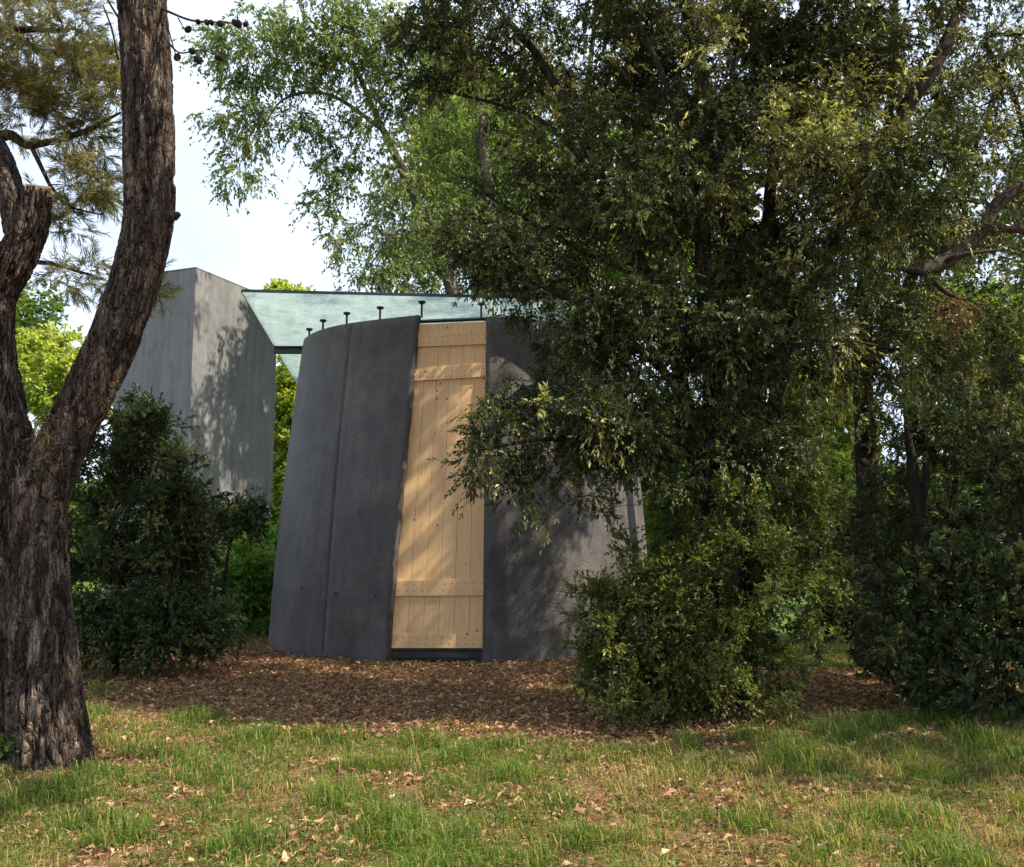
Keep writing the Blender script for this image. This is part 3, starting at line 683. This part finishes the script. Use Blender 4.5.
# 5 right dark shrub group
make_tree('laurel_bush', 'glossy dark green laurel bush at the right edge, its foot in the grass', 'shrub',
  [[(5.2, 9.7, -.1, .05), (5.2, 9.7, 1.2, .035), (5.1, 9.6, 2.4, .01)], [(4.6, 9.5, -.1, .04), (4.4, 9.5, .8, .02), (4.3, 9.4, 1.6, .01)]],
  [B(985, 560, 9.8, 75, 90, .8, 110), B(1010, 640, 9.3, 85, 75, .7, 120), B(935, 650, 9.5, 52, 58, .6, 60), B(1000, 480, 10, 60, 45, .6, 48), B(940, 590, 9.9, 50, 50, .5, 34), B(1060, 560, 9.8, 70, 110, .8, 50), B(985, 700, 9.0, 75, 22, .4, 34)],
  M['laurel_leaf'], M['oak_bark'], None, sup=(5, .16), LL=.085, LW=.030, twig=.22, ntw=7, nlf=12, droop=.1, young=.18, up=.6, seed=12, tuft=True)
make_tree('small_tree', 'small dark tree with a mossy forked trunk, left of the laurel bush', 'tree',
  [lp((918, 715, 10.6, .10), (919, 620, 10.6, .09), (921, 560, 10.6, .085), (924, 530, 10.6, .10), (920, 505, 10.6, .09), (914, 480, 10.6, .07), (905, 430, 10.6, .03)),
   lp((920, 510, 10.6, .05), (926, 480, 10.5, .04), (925, 462, 10.5, .03)), lp((952, 690, 10.9, .05), (951, 560, 10.9, .07), (954, 500, 10.9, .04), (960, 440, 10.9, .015))],
  [B(935, 440, 10.8, 42, 40, .6, 36), B(880, 560, 11.2, 40, 50, .6, 30), B(960, 440, 11, 50, 35, .6, 36), B(890, 620, 11.3, 35, 50, .5, 26), B(900, 520, 11.4, 60, 50, .5, 30)],
  M['laurel_leaf'], M['oak_bark'], None, LL=.075, LW=.026, twig=.26, ntw=8, nlf=11, droop=.2, young=.2, seed=13)
make_tree('understorey_bush', 'deep green bush in the shade, filling the gap between the oak shrub and the laurel', 'shrub',
  [[(5.7, 16.5, -.1, .06), (5.6, 16.5, 1.5, .03), (5.6, 16.4, 2.6, .01)]],
  [B(860, 570, 16.5, 75, 60, 1.0, 130), B(900, 500, 17, 70, 50, 1.0, 70), B(850, 630, 16.2, 60, 26, .8, 60), B(960, 560, 17, 80, 90, 1, 70)],
  M['laurel_leaf'], M['oak_bark'], None, LL=.10, LW=.045, twig=.34, ntw=8, nlf=11, droop=.15, young=.08, seed=14)

# 6 left shrubs
make_tree('laurel_bush', 'tall dark bush with small glossy leaves between the pine trunk and the chapel', 'shrub',
  [[(-5.0, 12.2, -.1, .06), (-4.95, 12.2, 1.5, .04), (-4.8, 12.1, 3.0, .01)], [(-4.6, 12.1, -.1, .05), (-4.3, 12.1, 1.0, .03), (-4.0, 12.0, 2.0, .01)]],
  [B(138, 480, 12.3, 66, 56, .8, 130), B(150, 428, 12.3, 16, 24, .3, 44), B(118, 450, 12.3, 30, 20, .4, 30), B(125, 570, 12.3, 62, 90, 1.0, 260), B(175, 560, 12.2, 38, 66, .7, 130), B(140, 640, 12, 72, 30, .8, 120), B(180, 625, 12, 30, 34, .5, 30), B(90, 450, 12.5, 30, 50, .5, 36), B(60, 560, 12.4, 40, 90, .7, 50), B(188, 500, 12.2, 20, 22, .3, 10), B(196, 545, 12.4, 24, 60, .5, 70), B(190, 630, 12.2, 30, 30, .5, 50), B(178, 470, 12.4, 22, 40, .4, 30)],
  M['laurel_leaf'], M['oak_bark'], None, sup=(5, .14), LL=.058, LW=.028, twig=.24, ntw=9, nlf=13, droop=.05, young=.28, up=.6, seed=115)
make_tree('dark_bush', 'low dark bush with thin leaves in front of the grey concrete block', 'shrub',
  [[(-5.3, 17.5, -.1, .05), (-5.2, 17.5, 1.4, .03), (-4.9, 17.4, 2.6, .01)]],
  [B(230, 520, 17.5, 40, 22, .7, 60), B(250, 505, 17.5, 22, 10, .4, 14), B(203, 590, 17.2, 16, 45, .5, 40)],
  M['laurel_leaf'], M['oak_bark'], None, LL=.09, LW=.032, twig=.36, ntw=8, nlf=10, droop=.2, young=.1, up=.4, seed=16)
make_tree('green_bush', 'fresh green bush touching the left side of the dark chapel', 'shrub',
  [[(-5.1, 20.5, -.1, .05), (-5.1, 20.5, 1.0, .03), (-5.0, 20.4, 1.9, .01)]],
  [B(250, 588, 18.6, 44, 44, .9, 200), B(265, 540, 20.3, 22, 24, .6, 34), B(245, 620, 20, 32, 22, .7, 50), B(285, 560, 20.6, 20, 50, .6, 30)],
  M['fresh_leaf'], M['oak_bark'], None, LL=.12, LW=.055, twig=.30, ntw=8, nlf=9, droop=.25, young=.15, up=.5, seed=17)

# 7 light green drooping tree behind
make_tree('drooping_tree', 'tall light green tree with drooping twigs rising behind the chapel', 'tree',
  [lp((530, 640, 23, .30), (520, 480, 23, .26), (505, 330, 23, .22), (492, 220, 23, .17), (478, 110, 23, .12), (465, -20, 23, .08), (450, -200, 23, .03)),
   lp((510, 380, 23, .20), (462, 310, 22.6, .16), (436, 250, 22.4, .14), (405, 175, 22.2, .12), (383, 130, 22, .08), (350, 60, 21.5, .05), (300, 10, 21, .02)),
   lp((383, 130, 22, .06), (330, 95, 21.5, .045), (285, 98, 21, .03), (262, 130, 20.6, .012)),
   lp((350, 60, 21.5, .05), (310, 50, 21, .03), (260, 40, 20.5, .012)),
   lp((500, 300, 23, .15), (560, 200, 23.5, .12), (590, 60, 24, .07), (600, -100, 24, .03)),
   lp((436, 250, 22.4, .06), (400, 230, 22, .04), (372, 262, 21.6, .015))],
  [B(250, 50, 20.6, 55, 42, 1.0, 60), B(320, 40, 21, 70, 55, 1.2, 90), B(238, 120, 20.6, 38, 42, .7, 34), B(300, 120, 21, 28, 24, .8, 14), B(380, 60, 21.5, 70, 80, 1.4, 110), B(350, 150, 21.5, 42, 28, .8, 26), B(235, 175, 20.5, 22, 22, .5, 9), B(335, 195, 21.3, 28, 30, .6, 14), B(345, 235, 21.3, 22, 20, .6, 8),
   B(420, 200, 22.4, 60, 70, 1.4, 90), B(400, 275, 22, 45, 28, 1.0, 42), B(480, 120, 23, 90, 90, 1.5, 110), B(470, 250, 23, 70, 50, 1.4, 80), B(560, 240, 23.5, 70, 60, 1.5, 60), B(590, 80, 24, 90, 110, 1.6, 90), B(355, 285, 22, 18, 12, .6, 6), (at(420, -110, 22), (4, 3, 2), 100), B(405, 225, 26, 60, 60, 1.4, 75), B(440, 160, 26, 60, 60, 1.4, 60)],  # deepest clump groups added behind to cast dapples on the concrete tower
  M['willow_leaf'], M['grey_bark'], None, LL=.10, LW=.046, twig=.60, ntw=9, nlf=13, droop=.5, young=.2, up=0, seed=20)

# 8 background trees
bgs = [
 ('round yellow green tree beyond the pine fork at left', 60, 375, 34, 60, 48, 'bright_leaf', 150),
 ('dark green tree behind the pine trunk, left of the yellow green one', 15, 320, 40, 45, 60, 'mid_leaf', 110),
 ('bright yellow green tree squeezed between the grey block and the dark chapel', 296, 450, 33, 34, 100, 'bright_leaf', 190),
 ('yellow green treetop peeking above the grey block', 292, 310, 44, 30, 26, 'bright_leaf', 60),
 ('mid green tree seen just right of the dark chapel', 675, 470, 30, 50, 90, 'mid_leaf', 190),
 ('sunlit lime green tree glimpsed left of the black oak trunk', 825, 430, 33, 55, 85, 'bright_leaf', 210),
 ('leafy green tree behind the crooked bough at right', 985, 370, 24, 75, 90, 'mid_leaf', 190),
 ('tall green tree far behind the large oak', 720, 280, 36, 110, 140, 'mid_leaf', 230),
 ('distant green tree beyond the black oak trunk at right', 900, 260, 34, 90, 120, 'mid_leaf', 160),
 ('pale green tree at the far right behind all others', 1050, 240, 30, 60, 120, 'willow_leaf', 120),
 ('fresh green tree behind the drooping one, filling the sky above the chapel roof', 480, 150, 28, 85, 105, 'fresh_leaf', 250),
 ('bright green tree seen in the gaps left of the large oak trunk', 620, 210, 29, 80, 120, 'fresh_leaf', 230),
 ('green tree hidden behind the top of the dark chapel', 540, 300, 38, 100, 60, 'mid_leaf', 120),
]
for k, (lab, px, py, Y_, rx, ry, mt, n) in enumerate(bgs):
    s = Y_/FPX; c = at(px, py, Y_); rd = min(rx*s, 2.6)
    ln = .15+.0018*Y_
    make_tree('background_tree', lab, 'tree', [[(c[0]+.3, Y_, -.1, .22), (c[0], Y_, c[2]*.5, .16), (c[0]-.1, Y_, c[2], .09), (c[0], Y_, c[2]+ry*s*.8, .02)]],
      [(c, (rx*s*.86, rd, ry*s*.88), n), (c+np.array([rx*s*.3, -.5, -ry*s*.5]), (rx*s*.6, rd*.7, ry*s*.5), n//3), (c+np.array([-rx*s*.3, -.4, ry*s*.45]), (rx*s*.5, rd*.6, ry*s*.45), n//4)],
      M[mt], M['grey_bark'], 'trees in the background', LL=ln, LW=ln*.5, twig=.62, ntw=8, nlf=10, droop=.2, young=.25, seed=40+k, wr=1.6, twigs=False)

# far hedge belt closing the park
def hedge():
    g_ = np.random.default_rng(99); n = 130000
    th = R(-42)+g_.random(n)*R(84); rr = 46+g_.random(n)*7
    x = rr*np.sin(th); y = rr*np.cos(th)
    top = 3.4+3.2*fbm(np.stack([x*.16, y*.16, 0*x], -1), 77, 3)
    z = g_.random(n)**.8*top
    P = np.stack([x, y, z], -1); D = unit(g_.normal(size=(n, 3))+np.array([0, 0, -.3])); Nn = unit(g_.normal(size=(n, 3)))
    L_ = .28+.2*g_.random(n); V, F = leaves_mesh(P, D, Nn, L_, L_*.6, .2)
    cl = fbm(P*.7, 12, 2); c = np.stack([np.clip((cl-.3)*2.2, 0, 1), (g_.random(n) < .1)*.6, g_.random(n)], -1)
    o = mesh_np('far_wood', V, F, M['mid_leaf'], attrs={'leafcol': np.repeat(c, 4, 0)})
    o['kind'] = 'stuff'; o['label'] = 'belt of distant green undergrowth closing the park'; o['category'] = 'undergrowth'
hedge()

# ------------------------------------------------------------------ pines
def bark_tube(pts, ring=150, step=.010, amp=.030, seed=0, flare=0):
    c = np.asarray(pts, float); L_ = np.linalg.norm(np.diff(c[:, :3], axis=0), axis=1).sum(); n = int(L_/step)
    q = curve(c, n); P = q[:, :3]; r = q[:, 3]
    T = unit(np.gradient(P, axis=0)); A = unit(np.cross(T, np.array([0, 1., .01]))); Bv = np.cross(T, A)
    a = np.arange(ring)*2*math.pi/ring
    d = np.cos(a)[None, :, None]*A[:, None]+np.sin(a)[None, :, None]*Bv[:, None]
    rr = r[:, None]*np.ones(ring)[None]
    base = P[:, None]+d*rr[..., None]
    s = np.linspace(0, L_, n)[:, None]*np.ones(ring)[None]
    # bark coordinates: around (d*r) and along s
    Q = np.stack([d[..., 0]*r.mean()*1.0+seed, d[..., 1]*r.mean()+(d[..., 2]*r.mean()), s], -1)
    def aniso(k, kz, sd): 
        w = fbm(Q*np.array([6, 6, 2.2]), sd+50, 2)[..., None]-.5
        return vnoise((Q+w*.09)*np.array([k, k, kz]), sd)
    f1 = np.abs(aniso(19, 2.4, 1+seed)-.5)*2; f2 = np.abs(aniso(36, 5.5, 2+seed)-.5)*2; f3 = vnoise(Q*np.array([70, 70, 38]), 4)
    plate = sstep(0, .30, f1)*.65+sstep(0, .30, f2)*.35
    lump = fbm(Q*np.array([3, 3, 1.2]), 31+seed, 2)-.5
    disp = amp*1.45*(plate-.75)+amp*.28*(f3-.5)+.05*lump*r.mean()/.3
    V = base+d*disp[..., None]
    i = np.arange(n-1)[:, None]*ring; j = np.arange(ring)[None]; j2 = (j+1) % ring
    F = np.stack([i+j, i+j2, i+ring+j2, i+ring+j], -1).reshape(-1, 4)
    return V.reshape(-1, 3), F, P, r
root3 = empty('pine_tree', (at(50, 765, 7.3)[0], 7.3, 0), 'big pine in the left foreground with thick furrowed trunk forking into two limbs', 'tree')
G = Geo()
specs = [
  # left stem, from the ground into the left limb
  (lp((36, 785, 7.3, .36), (22, 735, 7.3, .335), (12, 640, 7.3, .31), (8, 560, 7.3, .30), (4, 480, 7.3, .27), (-4, 410, 7.3, .215), (-8, 350, 7.3, .165), (-4, 300, 7.3, .135), (14, 262, 7.3, .135), (30, 228, 7.3, .125), (37, 190, 7.3, .095)), 190, 1, .034),
  # right stem, from the ground into the right limb
  (lp((62, 790, 7.25, .27), (52, 735, 7.22, .245), (44, 650, 7.22, .225), (38, 570, 7.24, .215), (40, 505, 7.25, .20), (60, 450, 7.25, .185), (89, 392, 7.25, .180), (116, 335, 7.25, .178), (137, 275, 7.25, .182), (149, 215, 7.25, .188), (149, 150, 7.25, .195), (147, 80, 7.25, .19), (143, 10, 7.25, .188), (138, -80, 7.25, .18), (120, -220, 7.3, .15), (110, -420, 7.5, .10), (100, -700, 7.6, .03)), 170, 2, .019),
  (lp((18, 235, 7.3, .10), (12, 200, 7.3, .10), (4, 168, 7.35, .10), (-16, 132, 7.4, .095), (-50, 80, 7.5, .08), (-110, -20, 7.7, .05)), 110, 3, .014),
  (lp((26, 560, 7.32, .13), (34, 640, 7.22, .18), (43, 720, 7.11, .225), (48, 790, 7.05, .28)), 130, 4, .034),
]
for pts, ring, sd, am in specs:
    V, F, _, _ = bark_tube(pts, int(ring*1.35), .010, am, sd); G.add(V, F)
# root flare lumps
trunk_o = G.build('trunk', M['pine_bark'], root3, smooth=True)
p = at(38, 189, 7.3); G = Geo(); dd = unit(at(37, 186, 7.3)-at(32, 215, 7.3)); dd = unit(np.array([.12, -.42, .9])); G.tube([p-dd*.05, p+dd*.020], [.100, .098], 24)
G.build('cut_limb', M['cut_wood'], root3)
# knots and small dead stubs on the trunk
G = Geo(); p = at(176, 216, 7.2); G.tube([p+np.array([-.08, 0, 0]), p, p+np.array([.03, -.01, .015])], [.05, .035, .018], 10); G.build('knot', M['pine_bark'], root3, smooth=True); G = Geo()
p = at(22, 481, 6.98); G.tube([p+np.array([-.02, .12, -.01]), p+np.array([.03, 0, 0]), p+np.array([.13, -.05, .02])], [.015, .012, .006], 7); G.build('dead_stub', M['pine_bark'], root3, smooth=True)
# reddish needles caught in the fork
g_ = np.random.default_rng(5); n = 700; c = at(48, 438, 7.1)
P = c+g_.normal(size=(n, 3))*np.array([.05, .05, .09]); D = unit(g_.normal(size=(n, 3))+np.array([0, 0, -.6])); L_ = .05+.05*g_.random(n)
V, F = leaves_mesh(P, D, unit(g_.normal(size=(n, 3))), L_, L_*0+.0025, .1)
o = mesh_np('caught_needles', V, F, M['dead_leaf'], attrs={'leafcol': np.repeat(g_.random((n, 3)), 4, 0)}); hang(o, root3)
# bare twigs with cones to the right of the limb
G = Geo(); cones = []
for pts in ([(160, 8, 7.2, .012), (190, 20, 7.0, .009), (215, 22, 6.9, .006), (244, 24, 6.9, .003)], [(160, 30, 7.2, .010), (178, 52, 7.0, .007), (200, 50, 7.0, .005), (222, 57, 7.0, .003)],
            [(178, 18, 7.05, .006), (186, 32, 7.0, .003)], [(165, 15, 7.2, .008), (172, 42, 7.1, .006), (180, 62, 7.0, .004), (198, 60, 7, .002)], [(120, 20, 7.0, .01), (108, 0, 6.9, .008), (95, -30, 6.8, .006)], [(118, 60, 7.1, .01), (112, 30, 7, .008), (103, 5, 6.9, .006)]):
    q = curve(lp(*pts), 24); G.tube(q[:, :3], q[:, 3], 6, cap=False); cones.append(q[:, :3])
G.build('bare_twig', M['oak_bark'], root3)
for (ci, cj) in ((0, 10), (0, 13), (0, 14), (0, 17), (0, 20), (0, 21), (0, 23), (1, 12), (1, 21), (1, 23), (2, 23), (3, 12), (3, 22), (3, 23)):
    c = cones[ci][cj]+g_.normal(size=3)*.012; G = Geo(); ax = unit(g_.normal(size=3)); rr = random.uniform(.018, .026); ln = rr*1.3
    tt = np.linspace(-1, 1, 13); q = c+ax*(tt*ln)[:, None]; ra = rr*np.sqrt(np.clip(1-tt**2, .03, 1))*(1+.18*np.where(np.arange(13) % 2, 1, -1)); G.tube(q, ra, 9)
    G.build('pine_cone', M['oak_bark'], root3)
# needle foliage of the near pine's own high crown (mostly above the picture)
def needle_part(parent_limbs, blobs, label, name='pine_tree', seed=1, **k):
    return make_tree(name, label, 'tree', parent_limbs, blobs, M['pine_needle'], M['pine_bark'], None, LL=.12, LW=.0050, twig=.30, ntw=9, nlf=26, droop=.12, young=.15, up=.3, needle=True, seed=seed, **k)
needle_part([[(-8.6, 11.2, -.1, .28), (-8.5, 11.2, 3, .24), (-8.3, 11.1, 6, .17), (-8.2, 11, 9, .05)],
   [(-8.4, 11.2, 3.9, .09)]+lp((-20, 150, 11, .075), (30, 145, 10.8, .045), (80, 132, 10.6, .03), (120, 112, 10.4, .012)),
   [(-8.3, 11.1, 5.8, .09)]+lp((-30, 40, 10.8, .07), (20, 30, 10.4, .045), (70, 30, 10.2, .02)),
   [(-8.5, 11.2, 2.8, .08)]+lp((-20, 270, 11, .05), (40, 262, 10.8, .03), (90, 275, 10.8, .015)),
   lp((30, 145, 10.8, .03), (60, 200, 10.6, .018), (100, 215, 10.6, .008))],
  [B(25, 40, 10.4, 70, 60, 1.0, 56), B(75, 50, 10.3, 40, 45, .7, 28), B(20, 100, 10.6, 40, 30, .7, 26), B(85, 130, 10.5, 28, 22, .5, 16), B(85, 180, 10.6, 34, 26, .6, 22), B(60, 215, 10.7, 40, 16, .5, 12), B(110, 95, 10.4, 20, 30, .5, 12), B(80, 275, 10.8, 42, 14, .5, 12), B(150, 285, 11.2, 20, 18, .3, 6), B(30, -50, 10.6, 120, 50, 1.2, 50),
   (np.array([-8.2, 11, 7.5]), (2.5, 2.5, 2.0), 90)],
  'pine with olive needles whose branches reach in at the upper left edge', seed=31)
# crown of the foreground pine, high above the frame
crown_t = needle_part([[tuple(at(100, -600, 7.6))+(.06,), tuple(at(80, -800, 7.7))+(.04,), tuple(at(60, -1000, 7.8))+(.01,)]],
  [(np.array([-3.4, 7.6, 9.5]), (2.6, 2.6, 1.3), 110)], 'x', seed=33)
for ch in list(crown_t.children):
    w = ch.location + crown_t.location; ch.parent = root3; ch.location = w-root3.location
    if ch.name.startswith('trunk'): ch.name = 'upper_limb'
bpy.data.objects.remove(crown_t)

# young ivy at the foot of the pine
make_tree('ivy_plant', 'small ivy plant at the foot of the foreground pine', 'plant',
  [[(-3.75, 6.95, -.03, .006), (-3.72, 6.93, .15, .004), (-3.70, 6.90, .28, .002)]],
  [(at(12, 748, 6.95), (.16, .08, .10), 16)], M['mid_leaf'], M['oak_bark'], None, LL=.05, LW=.04, twig=.08, ntw=4, nlf=5, droop=.1, young=.05, seed=55, cr=.05)

# stone in the grass
def stone(px, py, r, lab):
    c = atz(px, py, 0); n1, n2 = 14, 9; V = []
    for i_ in range(n2):
        ph = math.pi*i_/(n2-1)
        for j_ in range(n1):
            th = 2*math.pi*j_/n1; V.append((math.sin(ph)*math.cos(th), math.sin(ph)*math.sin(th), math.cos(ph)))
    V = np.array(V); V = V*(1+.5*(fbm(V*1.6+px, 5, 2)-.5))[:, None]*np.array([1.3, .9, .6])*r+np.array([c[0], c[1], float(gz(np.array(c[0]), np.array(c[1])))+r*.35])
    i_ = (np.arange(n2-1)[:, None]*n1+np.arange(n1)[None]); j_ = (np.arange(n2-1)[:, None]*n1+(np.arange(n1)[None]+1) % n1)
    F = np.stack([i_, j_, j_+n1, i_+n1], -1).reshape(-1, 4)
    o = mesh_np('stone', V, F, M['stone'], smooth=True); o['label'] = lab; o['category'] = 'stone'
M['stone'] = plain('stone', (.45, .31, .16), .85)
stone(337, 762, .045, 'small tan stone lying in the grass in front of the chapel')

# ------------------------------------------------------------------ oaks added out of sight to shade the scene
sh = [(5.2, 2.6, 8.5, 2.2, 150, 'tall oak standing in the park to the right of the viewer', -3.0, 2.6),
      (10.0, 7.5, 7.0, 2.6, 130, 'unseen oak added for shade on the right side of the lawn', 0, 0),
      (12.5, 13.0, 8.0, 3.0, 130, 'unseen oak added for shade beyond the right edge near the laurel bush', 0, 0),
      (3.6, 15.5, 8.2, 1.8, 60, 'slender oak added for shade between the chapel and the black trunked oak', 0, 0)]
for k, (x, y, z, r, n, lab, ox, oy) in enumerate(sh):
    make_tree('added_shade_tree', lab, 'tree', [[(x, y, -.1, .22), (x+.1, y, z*.5, .16), (x, y+.1, z, .08), (x, y, z+r*.6, .02)]],
      [((x+ox, y+oy, z), (r, r, r*.6), n)], M['oak_leaf'], M['oak_bark'], 'unseen trees added for shade', LL=.16, LW=.09, twig=.6, ntw=7, nlf=8, droop=.3, seed=70+k, twigs=False)
